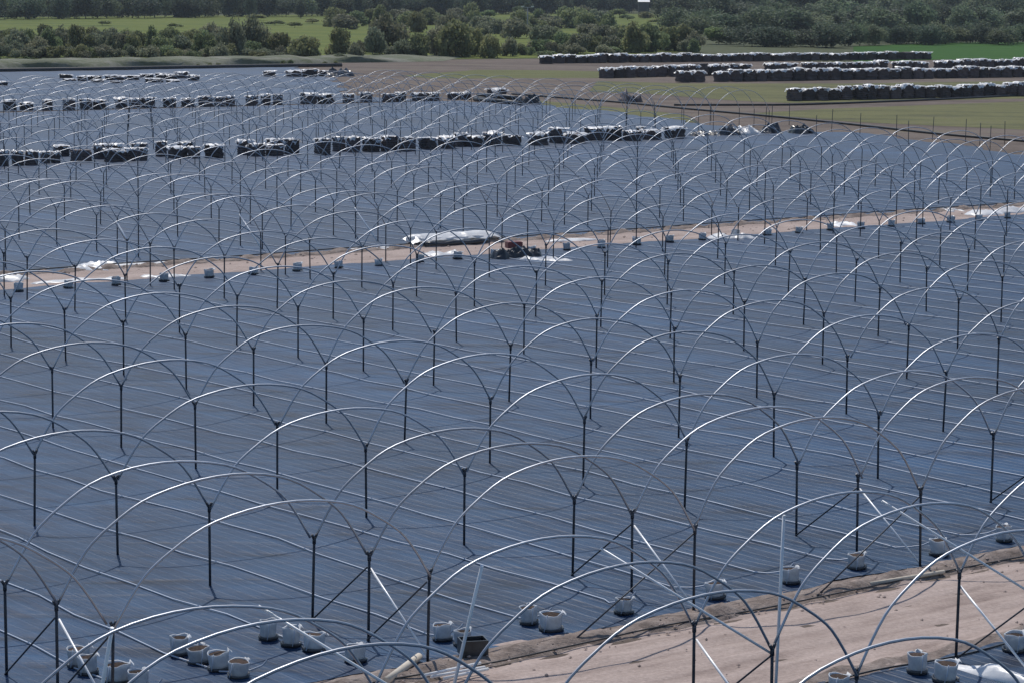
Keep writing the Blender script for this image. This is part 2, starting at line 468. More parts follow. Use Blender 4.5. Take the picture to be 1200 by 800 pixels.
# clods and stones lying on the two tracks
b = MB(); r_ = random.Random(44)
for q in range(900):
    if q < 520: i, j = r_.choice([r_.gauss(-.16, .06), r_.gauss(-.2, .1), r_.uniform(-1.42, -.05), r_.gauss(-1.36, .05)]), r_.uniform(-4.5, .8)
    else: i, j = r_.choice([r_.gauss(16.1, .07), r_.uniform(15.05, 16.2)]), r_.uniform(0, 10.5)
    c = W(i, j); sz = r_.uniform(.02, .06) * (1 if q < 520 else 1.8); k0 = len(b.v)
    dirs = [(1, 0, .1), (.2, 1, .2), (-1, .2, .1), (-.1, -1, .15), (.1, .1, .9), (0, 0, -.6)]
    zz = (.02 + (.11 * math.exp(-((i + .13) / .07) ** 2) if q < 520 else .13 * math.exp(-((i - 16.12) / .1) ** 2)))
    for dx, dy, dz in dirs: b.v.append(c + Vector((dx * sz * r_.uniform(.6, 1.3), dy * sz * r_.uniform(.6, 1.3), zz + dz * sz * r_.uniform(.5, 1))))
    for x, y in ((0, 1), (1, 2), (2, 3), (3, 0)): b.quad(k0 + x, k0 + y, k0 + 4); b.quad(k0 + y, k0 + x, k0 + 5)
tag(link('clods', b.mesh('clods', M['road'])), 'small clods and stones scattered on the dirt tracks', 'clods', None, 'stuff')

# ------------------------------------------------------------------ tunnel frames
HPROF = [(0, 2.0), (.045, 2.56), (.088, 3.0), (.125, 3.25), (.165, 3.46), (.23, 3.76), (.30, 3.97), (.40, 4.12), (.5, 4.17)]
HPROF = HPROF + [(1 - t, z) for t, z in HPROF[-2::-1]]
def catmull(pts, sub=3):
    out = []
    for k in range(len(pts) - 1):
        p0 = pts[max(k - 1, 0)]; p1 = pts[k]; p2 = pts[k + 1]; p3 = pts[min(k + 2, len(pts) - 1)]
        for s in range(sub):
            t = s / sub
            out.append(tuple(.5 * (2 * b + (c - a) * t + (2 * a - 5 * b + 4 * c - d) * t * t + (3 * b - a - 3 * c + d) * t ** 3) for a, b, c, d in zip(p0, p1, p2, p3)))
    out.append(pts[-1]); return out
HCURVE = catmull(HPROF, 2)
def hoop_pts(seed=0):
    rnd = random.Random(seed); a1, a2, a3 = [rnd.uniform(-1, 1) for _ in range(3)]
    return [Vector((.03 + t * (BB - .06) , .05 * a1 * sin(pi * t) + .03 * a2 * sin(2 * pi * t), z + .05 * a3 * sin(pi * t) * sin(2 * pi * t) + .03 * a2 * sin(pi * t))) for t, z in HCURVE]
hoop_meshes = []
for s in range(5):
    b = MB(); b.tube(hoop_pts(s), .028, 7); hoop_meshes.append(b.mesh('tunnel_hoop', M['hoop']))
post_meshes = []; bracket_meshes = []
for s in range(3):
    rnd = random.Random(90 + s)
    b = MB(); dx, dy = rnd.uniform(-.03, .03), rnd.uniform(-.03, .03)
    b.tube([(dx * (1 - z / 2), dy * (1 - z / 2), z) for z in (-.05, .6, 1.3, 2.0)], .033, 7)
    post_meshes.append(b.mesh('tunnel_post', M['post']))
b = MB()
b.tube([(0, 0, 1.86), (0, 0, 2.02)], .043, 8)
for sgn in (1, -1):
    b.tube([(sgn * .015, 0, 1.99), (sgn * .07, 0, 2.09)], .034, 7)
bracket_me = b.mesh('socket_bracket', M['post'])

hoops = []   # (dist, i, j, block, n)
posts = []
def rows(i0, n, front_half=True, back_half=True):
    r = [i0 + k for k in range(n + 1)]
    if front_half: r.append(i0 + .5)
    if back_half: r.append(i0 + n - .5)
    return sorted(r)
BLOCKS = [
    # key, i rows, j of the gutter lines, number of the first tunnel
    ('near', sorted([-1.55, -2.05] + [-2.55 - k for k in range(5)], reverse=True), [-5.81 + k for k in range(8)]),
    ('main', rows(0, 15), [-6 + k for k in range(18)]),
    ('second', rows(17.0, 14), [-.25 + k for k in range(13)]),
    ('third', rows(33.4, 14), [3.75 + k for k in range(14)]),
    ('fourth', rows(50.0, 14), [6.75 + k for k in range(11)]),
]
def visible(pts, mg=6):
    for p in pts:
        u, v, d = P(p)
        if -mg < u < 1200 + mg and -mg < v < 800 + mg: return True
    return False
for key, irow, jl in BLOCKS:
    for n, i in enumerate(irow):
        for k, j in enumerate(jl):
            if key == 'fourth' and j > 16 + (i - 50) * .28: continue
            if key == 'fourth' and P(W(i, j, 4.1) + eb * 3)[1] < 86: continue
            w = W(i, j)
            if visible([w + Vector((0, 0, z)) for z in (0, .7, 1.4, 2.0)]):
                posts.append((P(w)[2], i, j, key, n, k))
            if k < len(jl) - 1:
                hp = [w + eb * p.x + Vector((0, 0, p.z)) for p in hoop_pts(0)[::3]]
                if visible(hp): hoops.append((P(w + eb * 4)[2], i, j, key, n, k))
# bare posts of rows that carry no hoops yet, along the right edge
for i, j in [(26.6, 16.95), (27.7, 16.95), (28.65, 16.95), (29.8, 17), (31, 17.05), (32.15, 17.2), (33.6, 16.8), (34.3, 17.3), (27.65, 15.9), (26.6, 16.5), (30.2, 15.8), (25.4, 15.9), (34.6, 17.8), (36.4, 17.3)]:
    posts.append((P(W(i, j))[2], i, j, 'bare', 0, 0))
hoops.sort(); posts.sort()
print('hoops', len(hoops), 'posts', len(posts))

def tunnel_rank(key, recs):
    ks = sorted({r[5] for r in recs if r[3] == key}); return {k: q + 1 for q, k in enumerate(ks)}
HR = {b[0]: tunnel_rank(b[0], hoops) for b in BLOCKS}
PR = {b[0]: tunnel_rank(b[0], posts) for b in BLOCKS}
BD = {b[0]: b for b in BLOCKS}
def where(key, n, k, rank, what):
    """words for a place in a block: how far along its tunnel, which tunnel"""
    irow = BD[key][1]; jl = BD[key][2]
    r = nth(rank[key][k])
    if key == 'near': return 'below the near dirt road, %s from road, %s %s from left' % (nth(n + 1), r, what)
    if key == 'main':
        if jl[k] < -.5: return 'over main mat, %s back from the dirt road, %s %s from left' % (nth(n + 1), r, what)
        return 'over main mat, %s forward from middle track, %s %s from left' % (nth(len(irow) - n), r, what)
    if key == 'second': return 'beyond middle track, %s back from the track, %s %s from left' % (nth(n + 1), r, what)
    return 'beyond first stack row, %s back from the stacks, %s %s from left' % (nth(n + 1), r, what)

NMAX = 295
rnd = random.Random(3)
rest = MB()
for q, (d, i, j, key, n, k) in enumerate(hoops):
    w = W(i, j); tl = rnd.gauss(0, .012); sc = 1 + rnd.gauss(0, .016)
    if q < NMAX:
        o = link('tunnel_hoop', hoop_meshes[rnd.randrange(5)], None, w)
        o.rotation_euler = (rnd.gauss(0, .022), 0, TB + tl * .4); o.scale = (1, 1, sc)
        tag(o, 'Steel hoop ' + where(key, n, k, HR, 'tunnel'), 'tunnel hoop', 'bare steel hoops of the growing tunnels')
    else:
        pts = [w + eb * p.x + Vector((-sin(TB), cos(TB), 0)) * p.y + Vector((0, 0, p.z * sc)) for p in hoop_pts(rnd.randrange(5))]
        rest.tube(pts, .028, 5, False)
if rest.v:
    tag(link('distant_hoops', rest.mesh('distant_hoops', M['hoop'])), 'thin steel hoops of the farthest tunnels, beyond the stack rows', 'tunnel hoops', None, 'stuff')
rest = MB()
for q, (d, i, j, key, n, k) in enumerate(posts):
    w = W(i, j)
    if q < NMAX or key == 'bare':
        if key == 'bare':
            o = link('tunnel_post', post_meshes[rnd.randrange(3)], None, w); o.scale = (1, 1, 1.05 + rnd.random() * .1)
            o.rotation_euler = (rnd.gauss(0, .02), rnd.gauss(0, .02), 0)
            continue_label = None
        elif key in ('main', 'near') and d < 130:
            o = link('tunnel_post', None, None, w)
            o.rotation_euler = (rnd.gauss(0, .011), rnd.gauss(0, .011), TB)
            link('pole', post_meshes[rnd.randrange(3)], o); link('bracket', bracket_me, o)
        else:
            o = link('tunnel_post', post_meshes[rnd.randrange(3)], None, w)
            o.rotation_euler = (rnd.gauss(0, .008), rnd.gauss(0, .008), TB)
        if key != 'bare':
            tag(o, 'Dark post ' + where(key, n, k, PR, 'line'), 'tunnel post', 'dark steel posts under the tunnel hoops')
        else: o['bare'] = 1
    else:
        rest.tube([w + Vector((0, 0, -.05)), w + Vector((0, 0, 2.02))], .032, 5, False)
if rest.v:
    tag(link('distant_posts', rest.mesh('distant_posts', M['post'])), 'thin dark posts of the farthest tunnels, beyond the stack rows', 'tunnel posts', None, 'stuff')
bl = sorted([o for o in col.objects if 'bare' in o.keys()], key=lambda o: P(o.location)[0])
for q, o in enumerate(bl):
    del o['bare']
    tag(o, 'Hoopless dark post at the right field edge, %s bare post from left' % nth(q + 1), 'tunnel post', 'bare posts along the right field edge')

# braces at the tunnel ends
def pipe(name, a, b, r, mt, label, cat, group=None, n=6):
    a, b = Vector(a), Vector(b); c = a.copy(); q = MB(); q.tube([a - c, (a + b) / 2 - c, b - c], r, n)
    return tag(link(name, q.mesh(name, mt), None, c), label, cat, group)

GRP = 'straight pipe braces at the tunnel ends'
def brace(a, b, label):
    if visible([a, (a + b) / 2, b]): pipe('brace_pipe', a, b, .036 if 'prop' in label else (.020 if ('Dark' in label or 'Cross' in label or 'Side' in label) else (.040 if 'beyond' in label else .027)), M['post' if ('Dark' in label or 'Cross' in label or 'Side' in label) else 'brace'], label, 'brace', GRP)  # white and dark braces: light and shade put into their colours
pk = sorted({r[5] for r in posts if r[3] == 'main' and BD['main'][1][r[4]] <= 1})
for q, k in enumerate(pk):
    j = BD['main'][2][k]; off = eb * .05; L = nth(q + 1)
    brace(W(.5, j, 1.68) + off, W(0, j, .05) + off, 'White slanting brace leaning to the dirt road end, %s post line from left' % L)
    brace(W(.5, j, 1.72) - off, W(1, j, .05) - off, 'Dark slanting brace leaning back from the road, %s post line from left' % L)
    if j <= -3: brace(W(0, j, 1.80) - off, W(.5, j, .05) - off, 'Crossing brace from the roadside end post, %s post line from left' % L)
    if j > -3: brace(W(0, j, 1.90), W(-.17, j - .57, .03), 'Side brace pegged in the earth by the dirt road, %s post line from left' % L)
pk = sorted({r[5] for r in posts if r[3] == 'second' and BD['second'][1][r[4]] <= 18})
for q, k in enumerate(pk):
    j = BD['second'][2][k]; L = nth(q + 1)
    if j > 4: continue
    brace(W(17.5, j, 1.8) - eb * .05, W(17, j, .05) - eb * .05, 'White slanting brace beyond the middle track, %s post line from left' % L)
pk = sorted({r[5] for r in posts if r[3] == 'near'} | {1, 2, 3})
for q, k in enumerate(pk):
    j = BD['near'][2][k]; off = eb * .05; L = nth(q + 1)
    brace(W(-1.55, j, 1.7) + off, W(-2.05, j, .05) + off, 'Pale brace sloping from the road end post, %s near-side post line from left' % L)
    brace(W(-2.05, j, 1.85) - off, W(-1.55, j, .05) - off, 'Dark crossing brace at the road end, %s near-side post line from left' % L)
for j0 in (-5.81, -4.81, -3.81, -2.81, -1.81):
    c = int(round(j0 + 5.81)) + 1
    brace(W(-1.55, j0 + .31, 3.95), W(-1.25 if j0 < -3 else -1.52, j0 + .31, 0), 'Tall white prop under the end hoop on near side, %s tunnel from left' % nth(c))
    brace(W(-1.55, j0 + .68, 3.90), W(-2.05, j0 + 1, 1.88), 'Pale brace from end hoop down to post top, %s near-side tunnel from left' % nth(c))

# ------------------------------------------------------------------ drip lines
def drip(i0, i1, j, seed, zend=None):
    r = random.Random(seed); pts = []
    n = int(abs(i1 - i0) * 2.0) + 2
    ph = [r.uniform(0, 6.28) for _ in range(4)]
    for a in range(n + 1):
        i = i0 + (i1 - i0) * a / n
        jj = j + .024 * sin(i * .7 + ph[0]) + .020 * sin(i * 1.9 + ph[1]) * (.5 + .5 * sin(i * .4 + ph[2])) + .008 * sin(i * 5.3 + ph[2])
        w = W(i, jj); pts.append(Vector((w.x, w.y, mat_h(w.x, w.y) + .03)))
    if zend:
        for di, z in ((.06, .07), (.12, .14), (.17, .27), (.19, .40)):
            w = W(i0 - di, j + .01 + .4 * max(0, di - .08)); pts.insert(0, Vector((w.x, w.y, z)))
    return pts
OFFS = (.17, .50, .83)
def lines(key, i0, i1, jbase, ks, text, zend=False):
    cnt = 0; cand = []
    for k in ks:
        for o_ in OFFS:
            j = k + jbase + o_
            pts = drip(i0, i1, j, int(j * 1000) + int(i0 * 10), zend)
            if visible(pts, 0): cand.append(pts)
    for q, pts in enumerate(cand):
        c = pts[0].copy(); b = MB(); b.tube([p - c for p in pts], .020, 5, False)
        tag(link('drip_line', b.mesh('drip_line', M['drip']), None, c), 'White drip line along the %s, %s from left' % (text, nth(q + 1)), 'drip line', 'white drip lines lying on the fabric')
lines('main', .42, 14.6, 0, range(-6, 12), 'main dark mat', True)
lines('near', -6.5, -1.75, .19, range(-5, 1), 'mat corner before the dirt road')
lines('second', 16.5, 31.0, -.25, range(0, 13), 'mat beyond the middle track')

# ------------------------------------------------------------------ pots
def wobf(seed):
    r = random.Random(seed); p1, p2, p3 = [r.uniform(0, 6.28) for _ in range(3)]
    return lambda a, z: 1 + .035 * sin(2 * a + p1) + .03 * sin(4 * a + p2) + .02 * sin(7 * a + p3 + z * 9)
pot_meshes = []
for s in range(5):
    w = wobf(s); b = MB()
    b.lathe([(.165, 0), (.195, .03), (.215, .18), (.228, .34), (.236, .385), (.228, .40), (.212, .39), (.205, .33)], 18, True, w)
    for v_ in b.v:
        a_ = atan2(v_.y, v_.x); k_ = v_.z / .4
        v_.x *= 1 + .09 * mnoise.noise(Vector((v_.x * 4, v_.z * 5, s * 5.3))); v_.y *= 1 + .09 * mnoise.noise(Vector((v_.y * 4, v_.z * 5, s * 3.1 + 9)))
        v_.z += k_ * .025 * sin(2 * a_ + s) + k_ * .010 * sin(5 * a_ + 2 * s)
    f0 = len(b.v); a_ = .2 + .25 * s                    # a torn flap of the bag standing up on one side
    for q_ in range(4):
        aa = a_ - .35 + .23 * q_
        for rr, zz in ((.222, .34), (.25 + .012 * (q_ % 2), .425 + .012 * ((q_ * 7 + s) % 3)), (.31, .36 + .02 * (q_ % 2))):
            b.v.append(Vector((rr * cos(aa), rr * sin(aa), zz)))
    for q_ in range(3):
        for z_ in range(2):
            k_ = f0 + q_ * 3 + z_; b.quad(k_, k_ + 3, k_ + 4, k_ + 1, smooth=True)
    me = b.mesh('bag', M['pot'])
    b = MB(); b.disc(.209, .345 + .01 * s, 18, w); me2 = b.mesh('substrate', M['potsoil'])
    pot_meshes.append((me, me2))
b = MB(); b.tube([(.0, -.27, .42), (-.02, -.30, .24), (-.06, -.30, .05)], .014, 5); feed_me = b.mesh('feed_tube', M['drip'])
b = MB(); b.lathe([(.20, 0), (.255, .01), (.268, .085), (.25, .09), (.22, .05)], 18, True, wobf(77)); dark_base_me = b.mesh('dark_base', M['darkfilm'])  # dark low ring around the foot of each pot
def pot(i, j, label, group, seed):
    r = random.Random(seed); w = W(i, j)
    o = link('grow_pot', None, None, (w.x, w.y, mat_h(w.x, w.y) - .005)); s_ = r.uniform(.95, 1.16)
    o.rotation_euler = (r.gauss(0, .05), r.gauss(0, .05), r.uniform(-.5, .5)); o.scale = (s_ * r.uniform(.86, .99), s_ * r.uniform(.86, .99), r.uniform(.86, 1.1))
    a, c = pot_meshes[r.randrange(5)]
    link('bag', a, o); link('substrate', c, o); link('dark_base', dark_base_me, o); link('feed_tube', feed_me, o)
    tag(o, label, 'plant pot', group)
NEARP = [(.85, -3.51), (.66, -3.51), (.48, -3.51), (.31, -3.51), (.83, -3.22), (.65, -3.21), (.50, -3.19), (.19, -3.17), (.93, -3.80), (.78, -3.82), (.56, -3.80), (.43, -3.78),
         (.30, -2.82), (.15, -2.81), (.30, -2.5), (.12, -2.5), (.16, -2.2), (.13, -1.84), (.12, -1.52), (.16, -1.2), (.14, -.82), (.16, -.48)]
NEARP.sort(key=lambda q: P(W(*q))[0])
for q, (i, j) in enumerate(NEARP):
    pot(i, j, 'White grow pot on the mat edge above the dirt road, %s pot from left' % nth(q + 1), 'white grow pots beside the dirt road', q)
for q, (i, j) in enumerate([(-1.60, -2.31), (-1.6, -2.0), (-1.78, -2.0), (-1.62, -1.61)]):
    pot(i, j, 'White grow pot on the mat below the dirt road, %s from left' % nth(q + 1), 'white grow pots below the dirt road', 50 + q)
mp = []
for k in range(0, 11):
    for o_ in OFFS:
        w = W(14.78, k + o_)
        if -5 < P(w)[0] < 1205: mp.append((14.78 + .08 * sin(k * 7 + o_ * 20), k + o_))
for q, (i, j) in enumerate(mp):
    pot(i, j, 'Small grow pot along the front edge of middle track, %s from left' % nth(q + 1), 'grow pots along the middle track', 100 + q)

# ------------------------------------------------------------------ sheets, rolls, pipes, heaps on the tracks
def crumple(name, a, b, wid, hgt, mt, seed, nu=26, nv=9, label=None, cat=None, core=None):
    """a long heap of crumpled sheet between two ground points"""
    r = random.Random(seed); a = Vector(a); b = Vector(b); d = b - a; L = d.length; d.normalize(); s = Vector((-d.y, d.x, 0))
    ph = [r.uniform(0, 6.28) for _ in range(8)]; v = []; f = []
    for p in range(nu + 1):
        t = p / nu
        env = min(1, (sin(pi * min(max(t, .001), .999)) * 2.2)) ** .6
        wloc = wid * (.75 + .25 * sin(t * 9 + ph[0]) + .12 * sin(t * 23 + ph[1])) * (.45 + .55 * env)
        for q in range(nv + 1):
            e = -1 + 2 * q / nv
            h = hgt * env * max(0, 1 - abs(e) ** 2.4) * (.8 + .25 * sin(t * 13 + ph[2] + e) + .16 * sin(t * 31 + e * 4 + ph[3]))
            nz = mnoise.noise(Vector((t * L * 1.6, e * wid * .9, seed * 3.1))); nz2 = mnoise.noise(Vector((t * L * 4.5, e * wid * 2.6, seed * 1.7)))
            h *= max(.2, 1 + .45 * nz + .28 * nz2)
            h += .02 * (1 + nz2)
            pos = d * (t * L) + s * (e * wloc * .5 + .08 * sin(t * 11 + ph[5]))
            v.append((pos.x, pos.y, h + .0))
    for p in range(nu):
        for q in range(nv):
            k = p * (nv + 1) + q; f.append((k, k + nv + 1, k + nv + 2, k + 1))
    # underside skirt so that the heap is closed
    n0 = len(v); per = [p * (nv + 1) for p in range(nu + 1)] + [nu * (nv + 1) + q for q in range(1, nv + 1)] + [p * (nv + 1) + nv for p in range(nu - 1, -1, -1)] + [q for q in range(nv - 1, 0, -1)]
    for k in per: v.append((v[k][0], v[k][1], -.05))
    for x in range(len(per)):
        y = (x + 1) % len(per); f.append((per[x], per[y], n0 + y, n0 + x))
    me = D.meshes.new(name); me.from_pydata(v, [], f); me.materials.append(mt)
    me.polygons.foreach_set('use_smooth', [mt is not M['darkfilm']] * len(f)); me.update()
    import bmesh
    bm = bmesh.new(); bm.from_mesh(me); bmesh.ops.recalc_face_normals(bm, faces=bm.faces); bm.to_mesh(me); bm.free()
    o = link(name, me, None, (a.x, a.y, a.z))
    if label: tag(o, label, cat)
    return o
# the big rolled stack of white sheeting on the middle track
ro = link('sheet_roll_pile', None, None, G(536, 290))
a0, b0 = G(482, 291.5), G(590, 284.5)
tag(ro, 'Long pile of white plastic sheeting rolls with dark undersides on the middle track', 'sheeting')
def rel(o, ch):
    ch.location = Vector(ch.location) - Vector(o.location); ch.parent = o
ax = (b0 - a0).normalized(); sd = Vector((-ax.y, ax.x, 0))
for q, (off, z, r_, t0, t1, mt) in enumerate([(-.18, .17, .17, .12, .80, 'darkfilm'), (.22, .17, .17, .0, .92, 'darkfilm'), (.62, .17, .17, .05, 1.0, 'darkfilm')]):
    b = MB(); p0 = a0.lerp(b0, t0) + sd * off; p1 = a0.lerp(b0, t1) + sd * off
    n = 9; b.tube([p0.lerp(p1, t / n) + Vector((.03 * sin(t * 2.2 + q), 0, z + .02 * sin(t * 1.7 + q))) - ro.location for t in range(n + 1)], [r_ * (.85 + .15 * sin(t * 1.9 + q)) for t in range(n + 1)], 10)
    link('film_roll', b.mesh('film_roll', M[mt]), ro)
for q, (off, z, r_, t0, t1) in enumerate([(.55, .40, .22, .02, .99), (.15, .36, .18, .10, .80)]):
    b = MB(); p0 = a0.lerp(b0, t0) + sd * off; p1 = a0.lerp(b0, t1) + sd * off; n = 26
    b.tube([p0.lerp(p1, t / n) + Vector((.02 * sin(t * 1.1 + q), .03 * sin(t * .8 + q), z + .03 * sin(t * .9 + q))) - ro.location for t in range(n + 1)], [r_ * (.92 + .08 * sin(t * 1.3 + q * 2) + .04 * sin(t * 3.1)) for t in range(n + 1)], 12)
    link('white_roll', b.mesh('white_roll', M['sheet']), ro)
# loose top layer sloping down over the rolls towards the front
v = []; f = []; nu, nv = 60, 9
for p_ in range(nu + 1):
    t = p_ / nu
    for q_ in range(nv + 1):
        e = q_ / nv
        pos = a0.lerp(b0, .01 + .985 * t) + sd * (.95 - (1.05 + .22 * mnoise.noise(Vector((t * 11, 3, 1)))) * e + .04 * sin(t * 37))
        z = .68 - .08 * e - .20 * e ** 2.2 + .10 * mnoise.noise(Vector((t * 7, e * 1.5, 2))) + .03 * mnoise.noise(Vector((t * 30, e * 4, 5))) - .30 * max(0, t - .90) / .10 - .22 * max(0, .08 - t) / .08
        v.append(tuple(pos + Z(z) - ro.location))
for p_ in range(nu):
    for q_ in range(nv):
        k = p_ * (nv + 1) + q_; f.append((k, k + nv + 1, k + nv + 2, k + 1))
me = D.meshes.new('top_sheet'); me.from_pydata(v, [], f); me.materials.append(M['sheet']); me.polygons.foreach_set('use_smooth', [True] * len(f)); me.update()
link('top_sheet', me, ro)
crumple('plastic_sheet', G(492, 301), G(541, 298.5), 1.6, .2, M['sheet'], 6, label='Pale folded sheet lying just below the big white roll pile', cat='plastic sheet')
hp = link('film_heap', None, None, G(606, 303))
tag(hp, 'Tangled dark plastic film heap with a red crate beside the middle track', 'heap')
o = crumple('film', G(578, 304), G(634, 300), 1.3, .55, M['darkfilm'], 8, 34, 10); rel(hp, o)
b = MB(); b.box((-.42, -.3, 0), (.42, .3, .34)); b.box((-.36, -.24, .34), (.36, .24, .36))
cr = link('crate', b.mesh('crate', M['red']), hp, G(602, 297) - hp.location + Z(.3), .3)
crumple('plastic_sheet', G(611, 303.5), G(671, 307), 1.5, .16, M['sheet'], 9, label='White sheet scrap stretched out to the right of the dark film heap', cat='plastic sheet')
for q, (u0, v0, u1, v1, wd, h, lab) in enumerate([
        (828, 279.5, 886, 280, .6, .16, 'Crumpled white sheet at the front edge of middle track, right of centre'),
        (974, 265.5, 1000, 264, .7, .12, 'Small white sheet scrap on the middle track among the right-hand pots'),
        (1102, 248, 1124, 247, .6, .12, 'Small white sheet scrap on the far edge of the middle track'),
        (1136, 253, 1206, 247, .8, .18, 'White sheet strip at the right end of the middle track'),
        (88, 319, 132, 312, .8, .22, 'Bunched white sheet on the far verge at the left of middle track'),
        (130, 312.5, 240, 309, .5, .1, 'Long thin white sheet strip on far verge at left of middle track'),
        (36, 333, 150, 327, .45, .08, 'Flat white sheet strip at the front edge, far left of middle track'),
        (160, 326.5, 226, 324.5, .4, .08, 'Short flat white sheet strip at the front edge, left of middle track'),
        (380, 297, 470, 291, .4, .1, 'Pale sheet strip on the far verge left of the roll pile'),
        (640, 284, 700, 281, .4, .08, 'Pale sheet strip on the middle track right of the dark heap'),
        (-10, 332, 30, 326, .6, .16, 'Pale sheet bunched on the far verge at the left photo edge')]):
    crumple('plastic_sheet', G(u0, v0), G(u1, v1), wd * 2.8, h * 1.5, M['sheet'], 20 + q, label=lab, cat='plastic sheet')
# near track items
pipe('white_tube', G(452, 803) + Z(.10), G(491, 776) + Z(.14), .085, M['palewood'], 'Pale thick tube lying at the mat edge, bottom left of the dirt road', 'tube', None, 10)
for q, (u0, v0, u1, v1) in enumerate([(494, 800, 563, 783), (505, 801, 568, 788), (520, 803, 572, 790)]):
    pipe('flat_tape', G(u0, v0) + Z(.16), G(u1, v1) + Z(.13), .035, M['sheet'], 'White flattened tape bundle strand on the road verge, %s from the mat' % nth(q + 1), 'tape', 'white tape strands on the road verge')
pipe('pale_pole', G(1019, 687.5) + Z(.08), G(1106, 673) + Z(.08), .055, M['palewood'], 'Pale pole lying flat along the far side of the dirt road', 'pole', None, 8)
# dark open box
b = MB(); t_ = .03; w_, d_, h_ = .60, .46, .34
for lo, hi in (((-w_/2, -d_/2, 0), (w_/2, d_/2, .03)), ((-w_/2, -d_/2, .03), (w_/2, -d_/2 + t_, h_)), ((-w_/2, d_/2 - t_, .03), (w_/2, d_/2, h_)),
               ((-w_/2, -d_/2 + t_, .03), (-w_/2 + t_, d_/2 - t_, h_)), ((w_/2 - t_, -d_/2 + t_, .03), (w_/2, d_/2 - t_, h_))): b.box(lo, hi)
tag(link('crate', b.mesh('crate', M['darkfilm']), None, G(554, 770) + Z(.09), .25), 'Black open crate on the road verge beside two white pots', 'crate')
# hoses, and dark tubes added for a crack and a shadow line
def hose(pts, r, label, mt='hose'):
    pts = [Vector(p) for p in pts]; c = pts[0].copy(); b = MB()
    cr_ = catmull([tuple(p - c) for p in pts], 4); b.tube(cr_, r, 6)
    tag(link('hose', b.mesh('hose', M[mt]), None, c), label, 'hose')
hose([W(-.21 + .02 * sin(k * 1.9), -3.6 + k * .35, .07 + .02 * sin(k * 2.3)) for k in range(14)], .02, 'Black tube added as crack line along the far edge of the near dirt road')  # added tube draws the dark crack in the berm
hose([W(-1.50 + .03 * sin(k * 2.1), -2.4 + k * .3, .07 + .03 * abs(sin(k * 1.3))) for k in range(9)], .022, 'Black hose along the near edge of the dirt road')
hose([W(16.16 + .03 * sin(k * 1.7), -1 + k * .5, .24) for k in range(27)], .035, 'Black hose along the far verge of the middle track')
hose([G(u, v) + Z(.1) for u, v in [(600, 111), (645, 114.5), (728, 121), (800, 128), (900, 137), (1000, 147), (1100, 158), (1200, 166.5), (1260, 172)]], .13, 'Thick dark pipe running slantwise across the bare field at right')
hose([G(u, v) + Z(.1) for u, v in [(790, 124), (870, 124), (950, 123.2), (1100, 117.5), (1200, 112.5), (1260, 110)]], .14, 'Thick dark pipe in front of the nearest stacks at right')
hose([G(u, v) + Z(.22) for u, v in [(-40, 85), (40, 84), (120, 82.8), (200, 81.3), (270, 80), (330, 79), (400, 78.2)]], .42, 'Dark tube added as the shadow line along the foot of the far grassy bank')  # added dark tube stands in for shade at the bank's foot
# white folded sheet by the near block's first post
o = crumple('plastic_sheet', W(-1.58, -1.86), W(-3.2, -1.86), .9, .22, M['sheet'], 61, label='White edged sheet folded along the mat at bottom right corner', cat='plastic sheet')

# ------------------------------------------------------------------ stacks of dark bags under white tops
stack_meshes = []
for s in range(8):
    r = random.Random(300 + s); b = MB(); n = 12; lay = 7
    ph = [r.uniform(0, 6.28) for _ in range(6)]
    def rect(t):                       # rounded square outline
        a = 2 * pi * t; c, s_ = cos(a), sin(a); k = (abs(c) ** 5 + abs(s_) ** 5) ** (-.2); return c * k * .5, s_ * k * .5
    N = 28; ringz = []
    for L in range(lay):
        z0, z1 = L / lay, (L + 1) / lay
        ringz += [(z0 + .01, .95), (z0 + .045, 1.0), (z1 - .045, 1.0), (z1 - .01, .95)]
    base = 0
    for z, w_ in ringz:
        for q in range(N):
            x, y = rect(q / N)
            g = w_ * (1 + .03 * sin(int(z * lay) * 2.7 + ph[0]) + .035 * sin(5 * 2 * pi * q / N + ph[1] + int(z * lay) * 1.9))
            b.v.append(Vector((x * g + .02 * sin(int(z * lay) * 1.3 + ph[2]) + (.05 * (z - .3) * cos(ph[3])), y * g + .05 * (z - .3) * sin(ph[3]), z)))
    for k in range(len(ringz) - 1):
        for q in range(N):
            a = k * N + q; c = k * N + (q + 1) % N; b.quad(a, c, c + N, a + N, smooth=False)
    b.quad(*[(len(ringz) - 1) * N + q for q in range(N)])
    body = b.mesh('stack_body', M['stack'])
    # draped white top
    b = MB(); g = 12
    for a in range(g + 1):
        for c in range(g + 1):
            x, y = -.55 + 1.1 * a / g, -.55 + 1.1 * c / g
            e = max(abs(x), abs(y))
            z = 1.02 + .045 * sin(x * 6 + ph[3]) * sin(y * 5 + ph[4]) + .03 * sin(x * 13 + y * 9 + ph[5])
            if e > .5: z -= .13 + .12 * sin(x * 7 + y * 5 + ph[1]) + .06 * sin(x * 23 - y * 17)
            elif e > .43: z -= .012
            b.v.append(Vector((x * .985, y * .985, z)))
    for a in range(g):
        for c in range(g):
            k = a * (g + 1) + c; b.quad(k, k + g + 1, k + g + 2, k + 1, smooth=True)
    top = b.mesh('top_sheet', M['sheet'])
    stack_meshes.append((body, top))
